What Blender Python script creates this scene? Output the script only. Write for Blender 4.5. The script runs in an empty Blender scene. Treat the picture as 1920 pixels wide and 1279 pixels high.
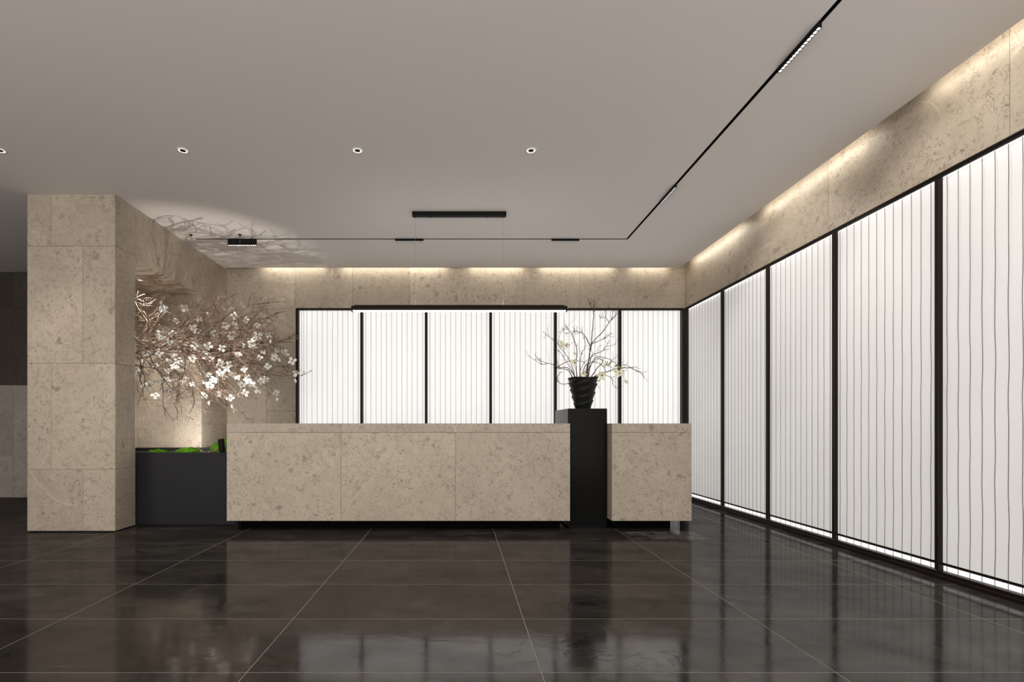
import bpy, bmesh, math, random
from mathutils import Vector, Matrix, noise as mnoise

S = bpy.context.scene
COL = S.collection
PI = math.pi
# ---------------------------------------------------------------- camera
F, VX, VY, H = 950.0, 861.0, 802.0, 1.05        # focal length and vanishing point in pixels, eye height in metres
cam_d = bpy.data.cameras.new('camera')
cam_d.sensor_width = 36.0
cam_d.lens = F / 1920 * 36.0
cam_d.shift_x = (960 - VX) / 1920
cam_d.shift_y = (VY - 639.5) / 1920
cam_d.clip_start = 0.05
cam = bpy.data.objects.new('camera', cam_d)
cam.location = (0, 0, H)
cam.rotation_euler = (PI / 2, 0, 0)
COL.objects.link(cam)
S.camera = cam
# ---------------------------------------------------------------- world, view, exposure
W = bpy.data.worlds.new('world')
S.world = W
W.use_nodes = True
W.node_tree.nodes['Background'].inputs[0].default_value = (1.0, 0.95, 0.90, 1)
W.node_tree.nodes['Background'].inputs[1].default_value = 3.1
S.view_settings.view_transform = 'Standard'
S.view_settings.look = 'None'
S.view_settings.exposure = 0.12
S.view_settings.gamma = 1.0
S.view_settings.use_curve_mapping = False
try:
    S.cycles.use_denoising = True
    S.cycles.max_bounces = 8
    S.cycles.diffuse_bounces = 5
    S.cycles.sample_clamp_indirect = 6.0
    S.cycles.caustics_reflective = False
    S.cycles.caustics_refractive = False
except Exception:
    pass

BACK_EMIT, SIDE_EMIT = 0.61, 0.29      # brightness of the two lit screen walls
COVE_EMIT = 14.0
DOWN_W, TRACK_W, PLANT_W = 48.0, 20.0, 80.0

# ---------------------------------------------------------------- helpers
def P(px, py, d):
    """photo pixel at depth d -> place in the room"""
    return Vector(((px - VX) * d / F, d, H + (VY - py) * d / F))

def tag(o, label=None, cat=None, group=None, kind=None):
    if label: o['label'] = label
    if cat: o['category'] = cat
    if group: o['group'] = group
    if kind: o['kind'] = kind
    return o

def empty(name, loc=(0, 0, 0)):
    o = bpy.data.objects.new(name, None)
    o.empty_display_size = 0.1
    o.location = loc
    COL.objects.link(o)
    return o

def link(name, me, mat=None, parent=None, loc=None):
    o = bpy.data.objects.new(name, me)
    if mat is not None and not me.materials:
        me.materials.append(mat)
    COL.objects.link(o)
    if loc is not None: o.location = loc
    if parent is not None:
        o.parent = parent
        # every thing root is unrotated, so local = world - root
        o.location = Vector(o.location) - world_loc(parent)
    return o

def world_loc(o):
    v = Vector(o.location)
    while o.parent is not None:
        o = o.parent
        v += Vector(o.location)
    return v

def bm_mesh(bm, name='m', smooth=False):
    me = bpy.data.meshes.new(name)
    bmesh.ops.recalc_face_normals(bm, faces=bm.faces)
    bm.to_mesh(me)
    bm.free()
    if smooth:
        for p in me.polygons: p.use_smooth = True
    return me

def add_box(bm, lo, hi):
    x0, y0, z0 = lo; x1, y1, z1 = hi
    v = [bm.verts.new(c) for c in ((x0,y0,z0),(x1,y0,z0),(x1,y1,z0),(x0,y1,z0),(x0,y0,z1),(x1,y0,z1),(x1,y1,z1),(x0,y1,z1))]
    for f in ((0,3,2,1),(4,5,6,7),(0,1,5,4),(1,2,6,5),(2,3,7,6),(3,0,4,7)):
        bm.faces.new([v[i] for i in f])
    return v

def box_mesh(size, bevel=0.0):
    bm = bmesh.new()
    h = [s / 2 for s in size]
    add_box(bm, (-h[0], -h[1], -h[2]), h)
    if bevel > 0:
        bmesh.ops.bevel(bm, geom=list(bm.edges), offset=bevel, segments=1, affect='EDGES')
    return bm_mesh(bm, 'box')

BOXC = {}
def box(name, lo, hi, mat, parent=None, bevel=0.0):
    size = tuple(round(hi[i] - lo[i], 5) for i in range(3))
    key = (size, bevel, mat.name)
    if key not in BOXC:
        me = box_mesh(size, bevel); me.materials.append(mat); BOXC[key] = me
    c = [(lo[i] + hi[i]) / 2 for i in range(3)]
    return link(name, BOXC[key], None, parent, c)

def lathe(profile, n=32, cap=True):
    bm = bmesh.new()
    rings = []
    for r, z in profile:
        rings.append([bm.verts.new((r*math.cos(2*PI*k/n), r*math.sin(2*PI*k/n), z)) for k in range(n)])
    for a, b in zip(rings, rings[1:]):
        for k in range(n):
            bm.faces.new((a[k], a[(k+1) % n], b[(k+1) % n], b[k]))
    if cap:
        bm.faces.new(rings[0]); bm.faces.new(rings[-1])
    return bm

def tube_into(V, Fc, pts, radii, sides=5):
    """append a bent tapered tube to vertex and face lists"""
    n = len(pts)
    base = len(V)
    up = Vector((0.31, 0.83, 0.46)).normalized()
    for i, p in enumerate(pts):
        t = (pts[min(i+1, n-1)] - pts[max(i-1, 0)])
        if t.length < 1e-6: t = Vector((0, 0, 1))
        t.normalize()
        a = t.cross(up)
        if a.length < 1e-3: a = t.cross(Vector((1, 0, 0)))
        a.normalize(); b = t.cross(a)
        for k in range(sides):
            an = 2*PI*k/sides
            V.append(tuple(p + (a*math.cos(an) + b*math.sin(an)) * radii[i]))
    for i in range(n-1):
        for k in range(sides):
            k2 = (k+1) % sides
            Fc.append((base+i*sides+k, base+i*sides+k2, base+(i+1)*sides+k2, base+(i+1)*sides+k))
    Fc.append(tuple(base + k for k in range(sides))[::-1])
    Fc.append(tuple(base + (n-1)*sides + k for k in range(sides)))

def tube_mesh(pts, radii, sides=6, smooth=True):
    V, Fc = [], []
    if not isinstance(radii, (list, tuple)): radii = [radii]*len(pts)
    tube_into(V, Fc, [Vector(p) for p in pts], radii, sides)
    me = bpy.data.meshes.new('tube'); me.from_pydata(V, [], Fc); me.update()
    if smooth:
        for p in me.polygons: p.use_smooth = True
    return me

def smooth_poly(pts, sub=4):
    """Catmull-Rom through the points"""
    pts = [Vector(p) for p in pts]
    if len(pts) < 3: return pts
    out = []
    for i in range(len(pts)-1):
        p0 = pts[max(i-1, 0)]; p1 = pts[i]; p2 = pts[i+1]; p3 = pts[min(i+2, len(pts)-1)]
        for s in range(sub):
            t = s/sub
            out.append(0.5*((2*p1) + (p2-p0)*t + (2*p0-5*p1+4*p2-p3)*t*t + (-p0+3*p1-3*p2+p3)*t**3))
    out.append(pts[-1])
    return out

# ---------------------------------------------------------------- materials
class NT:
    def __init__(s, name):
        s.m = bpy.data.materials.new(name); s.m.use_nodes = True
        s.t = s.m.node_tree; s.b = s.t.nodes['Principled BSDF']
    def n(s, typ, **kw):
        nd = s.t.nodes.new(typ)
        for k, v in kw.items():
            if hasattr(nd, k): setattr(nd, k, v)
            else: nd.inputs[k.replace('_', ' ')].default_value = v
        return nd
    def l(s, a, b): s.t.links.new(a, b)
    def math(s, op, a, b=None, clamp=False):
        nd = s.t.nodes.new('ShaderNodeMath'); nd.operation = op; nd.use_clamp = clamp
        for i, v in enumerate((a, b)):
            if v is None: continue
            if isinstance(v, (int, float)): nd.inputs[i].default_value = v
            else: s.l(v, nd.inputs[i])
        return nd.outputs[0]
    def ramp(s, fac, lo, hi, a=0.0, b=1.0):
        nd = s.t.nodes.new('ShaderNodeMapRange'); nd.clamp = True
        for i, v in enumerate((fac, lo, hi, a, b)):
            if isinstance(v, (int, float)): nd.inputs[i].default_value = v
            else: s.l(v, nd.inputs[i])
        return nd.outputs[0]
    def mix(s, fac, a, b, mode='MIX'):
        nd = s.t.nodes.new('ShaderNodeMix'); nd.data_type = 'RGBA'; nd.blend_type = mode
        for sock, v in ((nd.inputs[0], fac), (nd.inputs[6], a), (nd.inputs[7], b)):
            if isinstance(v, (int, float)): sock.default_value = v
            elif isinstance(v, tuple): sock.default_value = (*v, 1) if len(v) == 3 else v
            else: s.l(v, sock)
        return nd.outputs[2]
    def noise(s, vec, scale, detail=2.0, rough=0.5, dist=0.0):
        nd = s.t.nodes.new('ShaderNodeTexNoise')
        nd.inputs['Scale'].default_value = scale; nd.inputs['Detail'].default_value = detail
        nd.inputs['Roughness'].default_value = rough; nd.inputs['Distortion'].default_value = dist
        s.l(vec, nd.inputs['Vector'])
        return nd.outputs[0]
    def coord(s, spread=37.0):
        tc = s.n('ShaderNodeTexCoord'); oi = s.n('ShaderNodeObjectInfo')
        r = s.math('MULTIPLY', oi.outputs['Random'], spread)
        cb = s.n('ShaderNodeCombineXYZ')
        s.l(r, cb.inputs[0]); s.l(s.math('MULTIPLY', r, 1.7), cb.inputs[1]); s.l(s.math('MULTIPLY', r, 0.6), cb.inputs[2])
        va = s.n('ShaderNodeVectorMath', operation='ADD')
        s.l(tc.outputs['Object'], va.inputs[0]); s.l(cb.outputs[0], va.inputs[1])
        return va.outputs[0], oi.outputs['Random']
    def bump(s, h, strength, dist=0.01):
        b = s.n('ShaderNodeBump'); b.inputs['Strength'].default_value = strength; b.inputs['Distance'].default_value = dist
        s.l(h, b.inputs['Height']); s.l(b.outputs[0], s.b.inputs['Normal'])

def plain(name, col, rough=0.5, metal=0.0, spec=0.5, vary=0.0, scale=6.0):
    N = NT(name)
    N.b.inputs['Roughness'].default_value = rough; N.b.inputs['Metallic'].default_value = metal
    N.b.inputs['Specular IOR Level'].default_value = spec
    tc = N.n('ShaderNodeTexCoord')
    nz = N.noise(tc.outputs['Object'], scale, 4)
    v = vary or 0.06
    c = N.mix(nz, tuple(x*(1-v) for x in col), tuple(min(1, x*(1+v)) for x in col))
    N.l(c, N.b.inputs['Base Color'])
    return N.m

def emit(name, col, strength, base=0.0):
    N = NT(name)
    N.b.inputs['Base Color'].default_value = (base, base, base, 1)
    N.b.inputs['Emission Color'].default_value = (*col, 1)
    N.b.inputs['Emission Strength'].default_value = strength
    N.b.inputs['Roughness'].default_value = 0.8
    return N.m

def stone(name, light, dark, worm, white=0.5, rough=0.42):
    N = NT(name)
    co, rnd = N.coord()
    big = N.noise(co, 1.6, 3, 0.5, 0.4)
    mid = N.noise(co, 7.0, 4, 0.6, 0.8)
    c = N.mix(N.ramp(big, 0.32, 0.68), dark, light)
    c = N.mix(N.ramp(mid, 0.35, 0.75, 0.0, 0.38), c, tuple(x*0.80 for x in dark))
    # slab to slab tone
    tone = N.ramp(rnd, 0, 1, 0.90, 1.08)
    tn = N.n('ShaderNodeCombineXYZ')
    for i in range(3): N.l(tone, tn.inputs[i])
    c = N.mix(1.0, c, tn.outputs[0], 'MULTIPLY')
    # short curling marks of fossil shell: contour lines of a warped noise, in patches
    w1 = N.noise(co, 12.0, 2.5, 0.55, 0.9)
    w2 = N.noise(co, 25.0, 2.0, 0.5, 0.8)
    line1 = N.ramp(N.math('ABSOLUTE', N.math('SUBTRACT', w1, 0.5)), 0.006, 0.017, 1, 0)
    line2 = N.ramp(N.math('ABSOLUTE', N.math('SUBTRACT', w2, 0.5)), 0.009, 0.026, 1, 0)
    patch = N.ramp(N.noise(co, 3.2, 3, 0.6, 0.6), 0.32, 0.60, 0.35, 1.0)
    brk = N.ramp(N.noise(co, 15.0, 1, 0.5), 0.36, 0.47)
    worms = N.math('MULTIPLY', N.math('MULTIPLY', N.math('MAXIMUM', line1, N.math('MULTIPLY', line2, 0.7)), patch), brk)
    c = N.mix(N.math('MULTIPLY', worms, 0.78), c, worm)
    # darker oval fossils
    blob = N.ramp(N.noise(co, 8.5, 1, 0.4, 0.3), 0.70, 0.76)
    c = N.mix(N.math('MULTIPLY', blob, 0.5), c, worm)
    # long pale calcite veins
    vn = N.noise(co, 0.38, 3, 0.36, 0.05)
    vein = N.ramp(N.math('ABSOLUTE', N.math('SUBTRACT', vn, 0.5)), 0.0003, 0.0016, 1, 0)
    vm = N.ramp(N.noise(co, 2.6, 3), 0.42, 0.60)
    c = N.mix(N.math('MULTIPLY', N.math('MULTIPLY', vein, vm), white*0.8), c, (0.70, 0.64, 0.54))
    fine = N.noise(co, 95.0, 3, 0.65)
    c = N.mix(N.ramp(fine, 0.3, 0.7, 0.0, 0.18), c, tuple(x*0.62 for x in dark))
    N.l(c, N.b.inputs['Base Color'])
    N.l(N.ramp(mid, 0.2, 0.8, rough-0.06, rough+0.1), N.b.inputs['Roughness'])
    N.b.inputs['Specular IOR Level'].default_value = 0.35
    hgt = N.math('SUBTRACT', N.math('MULTIPLY', fine, 0.25), worms)
    N.bump(hgt, 0.10, 0.004)
    return N.m

M = {}
M['stone'] = stone('beige_fossil_limestone', (0.505, 0.438, 0.352), (0.428, 0.366, 0.290), (0.165, 0.122, 0.085))
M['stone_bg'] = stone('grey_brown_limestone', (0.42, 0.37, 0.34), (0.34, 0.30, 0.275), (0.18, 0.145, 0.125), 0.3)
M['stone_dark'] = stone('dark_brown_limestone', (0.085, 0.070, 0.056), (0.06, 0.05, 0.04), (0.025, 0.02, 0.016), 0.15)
M['joint'] = plain('stone_joint_mortar', (0.10, 0.08, 0.06), 0.9)
M['plaster'] = plain('matt_warm_grey_ceiling_paint', (0.76, 0.715, 0.685), 0.92, spec=0.2, vary=0.012, scale=1.2)
M['black'] = plain('black_powder_coated_metal', (0.008, 0.008, 0.008), 0.55, spec=0.1)
M['plinth'] = plain('dead_black_plinth_board', (0.0025, 0.0025, 0.0025), 0.8, spec=0.02)
M['blacksat'] = plain('black_satin_lacquer', (0.007, 0.007, 0.007), 0.2, spec=0.05)
M['planter'] = plain('blackened_steel', (0.015, 0.015, 0.017), 0.45, spec=0.15, vary=0.25, scale=2.2)
M['bronze'] = plain('dark_bronze_metal', (0.014, 0.010, 0.008), 0.4, metal=0.0, spec=0.12)
M['cord'] = plain('dark_brown_cord', (0.035, 0.026, 0.022), 0.8)
M['grout'] = plain('pale_grout', (0.30, 0.28, 0.26), 0.8)
M['chrome'] = plain('brushed_metal_reflector', (0.75, 0.73, 0.70), 0.22, metal=1.0)
M['whitetrim'] = plain('white_trim_paint', (0.75, 0.72, 0.69), 0.5)
M['wire'] = plain('thin_steel_wire', (0.42, 0.38, 0.34), 0.5, metal=0.4)
M['soil'] = plain('dark_soil', (0.012, 0.010, 0.008), 0.95, vary=0.4, scale=40)
M['led'] = emit('warm_white_led', (1.0, 0.95, 0.87), 2.6)
M['ledbar'] = emit('bright_white_led', (1.0, 0.96, 0.92), 9.0)
M['added_upled'] = emit('added_warm_uplight', (1.0, 0.95, 0.90), 10.0)  # glow of the strip added on top of the pendant
M['ledcell'] = emit('lit_spot_cell', (1.0, 0.97, 0.93), 5.0)
M['leddim'] = emit('shaded_spot_cell', (1.0, 0.96, 0.92), 1.1)
M['cove'] = emit('cove_led', (1.0, 0.93, 0.80), COVE_EMIT)
M['footled'] = emit('cool_white_foot_led', (1.0, 0.985, 0.98), 1.0)

def screen_mat(name, col, strength):
    """woven paper-white lamp sheet, evenly lit from inside; the weave only changes how much passes"""
    N = NT(name)
    tc = N.n('ShaderNodeTexCoord')
    sx = N.n('ShaderNodeSeparateXYZ'); N.l(tc.outputs['Object'], sx.inputs[0])
    weave = N.math('SINE', N.math('MULTIPLY', sx.outputs[2], 2*PI/0.011))
    gr = N.noise(tc.outputs['Object'], 160.0, 2, 0.7)
    cloud = N.noise(tc.outputs['Object'], 1.4, 2, 0.5)
    e = N.math('ADD', N.math('MULTIPLY', weave, 0.030), N.ramp(gr, 0.25, 0.75, 0.94, 1.06))
    e = N.math('MULTIPLY', e, N.ramp(cloud, 0.3, 0.7, 0.965, 1.035))
    N.l(N.math('MULTIPLY', e, strength), N.b.inputs['Emission Strength'])
    N.b.inputs['Emission Color'].default_value = (*col, 1)
    N.b.inputs['Base Color'].default_value = (0.66, 0.655, 0.65, 1)
    N.b.inputs['Roughness'].default_value = 0.9
    N.b.inputs['Specular IOR Level'].default_value = 0.1
    return N.m
M['screen_back'] = screen_mat('lit_woven_sheet_back', (1.0, 0.985, 0.965), BACK_EMIT)
M['screen_side'] = screen_mat('lit_woven_sheet_side', (1.0, 0.975, 0.955), SIDE_EMIT)

def floor_mat():
    N = NT('polished_black_slate')
    co, rnd = N.coord(53.0)
    st = N.n('ShaderNodeMapping'); st.inputs['Scale'].default_value = (1.0, 2.2, 1.0); st.inputs['Rotation'].default_value = (0, 0, 0.35)
    N.l(co, st.inputs[0])
    cl = N.noise(st.outputs[0], 1.7, 6, 0.62, 1.1)
    fib = N.noise(st.outputs[0], 9.0, 5, 0.7, 0.6)
    c = N.mix(N.ramp(cl, 0.3, 0.7), (0.013, 0.012, 0.0112), (0.056, 0.051, 0.047))
    c = N.mix(N.ramp(rnd, 0.0, 1.0, 0.0, 0.30), c, (0.030, 0.024, 0.021))
    c = N.mix(N.ramp(fib, 0.45, 0.75, 0.0, 0.35), c, (0.008, 0.0075, 0.007))
    crack = N.noise(co, 1.5, 6, 0.6, 0.8)
    ck = N.math('MULTIPLY', N.ramp(N.math('ABSOLUTE', N.math('SUBTRACT', crack, 0.5)), 0.002, 0.010, 1, 0), N.ramp(N.noise(co, 1.9, 1), 0.54, 0.62))
    c = N.mix(N.math('MULTIPLY', ck, 0.75), c, (0.004, 0.004, 0.004))
    # pale scratches
    sm = N.n('ShaderNodeMapping'); sm.inputs['Scale'].default_value = (2.2, 26.0, 1.0); sm.inputs['Rotation'].default_value = (0, 0, -0.55)
    N.l(co, sm.inputs[0])
    sc = N.ramp(N.noise(sm.outputs[0], 1.3, 2, 0.5, 0.25), 0.755, 0.80)
    c = N.mix(N.math('MULTIPLY', sc, 0.5), c, (0.14, 0.13, 0.12))
    # patch of light painted into the slate colour in front of the short counter block
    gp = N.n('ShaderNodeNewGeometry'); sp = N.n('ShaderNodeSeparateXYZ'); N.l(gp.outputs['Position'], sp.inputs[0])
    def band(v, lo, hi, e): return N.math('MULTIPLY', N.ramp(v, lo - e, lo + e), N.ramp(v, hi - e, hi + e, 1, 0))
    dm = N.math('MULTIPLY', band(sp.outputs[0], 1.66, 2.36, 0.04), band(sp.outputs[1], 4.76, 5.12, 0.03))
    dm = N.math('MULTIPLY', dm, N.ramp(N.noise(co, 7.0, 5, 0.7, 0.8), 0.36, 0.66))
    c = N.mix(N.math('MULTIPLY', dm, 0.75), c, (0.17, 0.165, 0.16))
    rg = N.ramp(N.noise(co, 3.0, 5, 0.65, 0.8), 0.3, 0.75, 0.06, 0.15)
    hh = N.math('ADD', N.math('MULTIPLY', N.noise(st.outputs[0], 5.0, 3, 0.5, 0.5), 1.0), N.math('MULTIPLY', ck, -0.35))
    bp = N.n('ShaderNodeBump'); bp.inputs['Strength'].default_value = 0.05; bp.inputs['Distance'].default_value = 0.01
    N.l(hh, bp.inputs['Height'])
    df = N.n('ShaderNodeBsdfDiffuse'); gl = N.n('ShaderNodeBsdfGlossy'); mx = N.n('ShaderNodeMixShader')
    N.l(c, df.inputs['Color']); N.l(rg, gl.inputs['Roughness'])
    gl.inputs['Color'].default_value = (1.0, 0.98, 0.96, 1)
    N.l(bp.outputs[0], gl.inputs['Normal'])
    N.l(N.ramp(N.noise(co, 2.4, 4, 0.6, 0.6), 0.3, 0.7, 0.088, 0.135), mx.inputs[0])
    N.l(df.outputs[0], mx.inputs[1]); N.l(gl.outputs[0], mx.inputs[2])
    out = [n for n in N.t.nodes if n.type == 'OUTPUT_MATERIAL'][0]
    N.l(mx.outputs[0], out.inputs['Surface'])
    return N.m
M['floor'] = floor_mat()

# ================================================================ THE ROOM
XR, YB, XL, ZC = 3.367, 7.545, -3.455, 3.396      # right wall, back wall, left stone pier face, ceiling
YC, XC = 7.43, 3.235                               # the ceiling stops short of both walls: light slot
XP = -4.339                                        # outer side of the pier
Y_P0, Y_P1, Y_N = 5.089, 5.407, 6.79               # pier front, pier rear, back of the niche
Z_N = 2.837                                        # soffit of the niche
Z_F = 2.829                                        # top of the screens
Y0, X0, YFL = -2.5, -9.0, -1.6
TW, TD, GAP = 1.264, 0.6115, 0.0034

# ---- floor: grout bed, then one slab per tile
fl = box('floor', (X0, YFL, -0.12), (XR + 0.3, 8.2, -0.0003), M['grout'])
tag(fl, 'black polished slate tile floor with thin pale joints', kind='structure')
tile_me = {}
def tile(x0, x1, y0, y1):
    x0, x1 = max(x0, X0), min(x1, XR + 0.02)
    y1 = min(y1, 7.62)
    if x1 - x0 < 0.05 or y1 - y0 < 0.05: return
    s = (round(x1 - x0 - GAP, 4), round(y1 - y0 - GAP, 4), 0.0122)
    if s not in tile_me:
        me = box_mesh(s, 0.0003); me.materials.append(M['floor']); tile_me[s] = me
    link('floor_tile', tile_me[s], None, fl, ((x0+x1)/2, (y0+y1)/2, -0.0061))
xs = [0.352 + TW*k for k in range(-8, 4)]
ys = [4.618 + TD*k for k in range(-10, 6)]
for i in range(len(xs)-1):
    for j in range(len(ys)-1):
        tile(xs[i], xs[i+1], ys[j], ys[j+1])

# ---- ceiling: one sheet with the light track's groove left open in it
TX0, TX1 = 2.074, 2.102          # leg running along the room
TY0, TY1 = 6.286, 6.314          # leg running across the room
TXL = -3.28
bm = bmesh.new()
gx = [X0, XP - 2.2, TXL, TX0, TX1, XC]
gy = [Y0, 1.0, TY0, TY1, YC]
for i in range(len(gx)-1):
    for j in range(len(gy)-1):
        cx, cy = (gx[i]+gx[i+1])/2, (gy[j]+gy[j+1])/2
        leg_a = TX0 < cx < TX1 and cy < TY1 and cy > 1.0
        leg_b = TXL < cx < TX1 and TY0 < cy < TY1
        if leg_a or leg_b: continue
        add_box(bm, (gx[i], gy[j], ZC), (gx[i+1], gy[j+1], ZC + 0.035))
bmesh.ops.remove_doubles(bm, verts=bm.verts, dist=1e-5)
add_box(bm, (X0, Y0, ZC + 0.20), (XR + 0.3, 8.2, ZC + 0.25))          # lid above the light slots
add_box(bm, (X0, YC, ZC), (XL - 0.01, 8.0, ZC + 0.035))               # left part runs on to the far wall
ce = link('ceiling', bm_mesh(bm), M['plaster'])
tag(ce, 'flat matt warm grey ceiling', kind='structure')

# ---- walls of stone slabs over a mortar core
def slab(parent, lo, hi, mat=None, bev=0.0012, name='stone_slab'):
    g = 0.0011
    lo2, hi2 = list(lo), list(hi)
    ax = min(range(3), key=lambda i: hi[i] - lo[i])
    for i in range(3):
        if i != ax: lo2[i] += g; hi2[i] -= g
    return box(name, lo2, hi2, mat or M['stone'], parent, bev)

T = 0.02
Z_TOP = ZC + 0.18
# back wall
wb = box('wall_back', (XL - 0.9, YB + 0.09, 0.0), (XR + 0.30, YB + 0.25, Z_TOP), M['joint'])
tag(wb, 'beige fossil limestone wall above and beside the lit screens', kind='structure')
XF0 = -2.43                                        # left edge of the screen wall
pxs = [425.5, 554, 661, 768, 875, 982, 1086, 1193, 1285]
bx = [(p - VX) * YB / F for p in pxs]
bx[-1] = XR
for a, b in zip(bx, bx[1:]):
    slab(wb, (a, YB, Z_F), (b, YB + 0.09, Z_TOP))
xm = (500 - VX) * YB / F
for a, b, z0, z1 in ((bx[0], xm, 1.95, Z_F), (xm, XF0, 2.33, Z_F), (bx[0], xm, 0.62, 1.95), (xm, XF0, 1.30, 2.33), (xm, XF0, 0.0, 1.30), (bx[0], xm, 0.0, 0.62)):
    slab(wb, (a, YB, z0), (b, YB + 0.09, z1))
# right wall (stone band over the screens)
wr = box('wall_right', (XR + 0.09, -1.4, 0.0), (XR + 0.25, YB + 0.25, Z_TOP), M['joint'])
tag(wr, 'beige fossil limestone wall above the tall lit screens', kind='structure')
for a, b in ((6.05, YB), (4.62, 6.05), (3.10, 4.62), (1.60, 3.10), (0.10, 1.60), (-1.40, 0.10)):
    slab(wr, (XR, a, Z_F), (XR + 0.09, b, Z_TOP))
# pier, lintel, niche and wall beyond on the left
wl = box('wall_left', (XP + T, Y_P0 + T, 0.012), (XL - T, Y_P1, ZC), M['joint'])
tag(wl, 'thick beige limestone pier and lintel framing a planted niche', kind='structure')
box('lintel_core', (XP + T, Y_P1, Z_N + T), (XL - T, Y_N, ZC), M['joint'], wl)
box('wall_core', (XP + T, Y_N + T, 0.0), (XL - T, 7.60, ZC), M['joint'], wl)
cz = [0.012, 0.632, 1.698, 2.874, ZC]
cx = [-3.777, -4.097, -3.780, -4.098]              # staggered upright joints, course by course
for k in range(4):
    slab(wl, (XP, Y_P0, cz[k]), (cx[k], Y_P0 + T, cz[k+1]))
    slab(wl, (cx[k], Y_P0, cz[k]), (XL, Y_P0 + T, cz[k+1]))
    slab(wl, (XL - T, Y_P0 + T, cz[k]), (XL, Y_P1 - 0.0005, cz[k+1]))
    slab(wl, (XP, Y_P0 + T, cz[k]), (XP + T, Y_N, cz[k+1]))
box('shadow_gap', (XP + 0.015, Y_P0 + 0.012, 0.0), (XL - 0.015, Y_P1, 0.012), M['black'], wl)
ly = [Y_P1, 5.89, 6.34, Y_N, YB + 0.05]
for a, b in zip(ly, ly[1:]):
    slab(wl, (XL - T, a, Z_N + (T if a < Y_N - 0.01 else 0)), (XL, b, ZC))
for a, b in ((0.0, 1.10), (1.10, Z_N)):
    slab(wl, (XL - T, Y_N + T, a), (XL, YB + 0.05, b))
for a, b in ((Y_P1, 5.89), (5.89, 6.34), (6.34, Y_N)):
    slab(wl, (XP + T, a, Z_N), (XL, b, Z_N + T))                        # soffit
nx = [XP + T, -3.82, XL]
for a, b in zip(nx, nx[1:]):
    slab(wl, (a, Y_N, 0.0), (b, Y_N + T, 1.42))
    slab(wl, (a, Y_N, 1.42), (b, Y_N + T, Z_N))
for a, b in zip(cz, cz[1:]):
    slab(wl, (XP + T, Y_P1, a), (XL - T, Y_P1 + 0.012, min(b, Z_N)), name='stone_slab') if a < Z_N else None
# far wall left of the pier
YFAR = 7.63
wf = box('wall_far', (X0, YFAR + T, 0.0), (XP + T, YFAR + 0.2, ZC), M['joint'])
tag(wf, 'dim grey brown limestone wall behind the pier, dark above', kind='structure')
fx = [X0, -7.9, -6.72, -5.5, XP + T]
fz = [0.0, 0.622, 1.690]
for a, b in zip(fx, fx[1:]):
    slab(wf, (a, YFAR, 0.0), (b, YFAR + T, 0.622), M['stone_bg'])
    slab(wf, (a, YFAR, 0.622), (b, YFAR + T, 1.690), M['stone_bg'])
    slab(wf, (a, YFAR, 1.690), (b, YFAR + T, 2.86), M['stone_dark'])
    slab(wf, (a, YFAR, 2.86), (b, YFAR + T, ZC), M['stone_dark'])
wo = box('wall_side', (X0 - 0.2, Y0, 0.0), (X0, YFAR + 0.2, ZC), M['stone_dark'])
tag(wo, 'dark wall closing the room far to the side', kind='structure')

# ================================================================ LIT SCREENS
MW = 0.038
back_x = [XF0 + 0.018] + [(p - VX) * YB / F for p in (678, 799, 920, 1041.5, 1162.5)] + [XR - 0.035]
side_y = [YB - 0.035, 6.50, 5.544, 4.556, 3.57, 2.585, 1.60, 0.615, -0.37]
fr = empty('backlit_screen', (0.5, YB, 0))
tag(fr, 'row of glowing white corded screens in a dark bronze frame behind the counter', 'screen')
for x in back_x[:-1]:
    box('mullion', (x - MW/2, YB - 0.014, 0.05), (x + MW/2, YB + 0.050, Z_F - 0.030), M['bronze'], fr, 0.002)
box('corner_post', (XR - 0.058, YB - 0.040, 0.05), (XR - 0.012, YB + 0.03, Z_F - 0.03), M['bronze'], fr, 0.002)
box('top_rail', (back_x[0] - MW/2, YB - 0.014, Z_F - 0.030), (XR - 0.012, YB + 0.03, Z_F - 0.001), M['bronze'], fr, 0.002)
box('bottom_rail', (back_x[0] - MW/2, YB - 0.014, 0.0), (XR - 0.012, YB + 0.06, 0.05), M['bronze'], fr, 0.002)
fs = empty('backlit_screen', (XR, 3.5, 0))
tag(fs, 'row of tall glowing white screens with wavy cords along the side wall', 'screen')
for y in side_y[1:]:
    box('mullion', (XR - 0.006, y - 0.015, 0.05), (XR + 0.026, y + 0.015, Z_F - 0.004), M['bronze'], fs, 0.002)
ye, yf = side_y[-1] - MW/2, YB - 0.05
box('top_rail', (XR - 0.010, ye, Z_F - 0.032), (XR + 0.008, yf, Z_F - 0.001), M['bronze'], fs, 0.002)
box('top_bead', (XR - 0.018, ye, Z_F - 0.016), (XR - 0.010, yf, Z_F - 0.002), M['bronze'], fs, 0.002)
box('bottom_rail', (XR - 0.018, ye, 0.0), (XR + 0.05, yf, 0.048), M['bronze'], fs, 0.002)
box('bottom_bead', (XR - 0.034, ye, 0.0), (XR - 0.018, yf, 0.026), M['bronze'], fs, 0.003)

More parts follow.
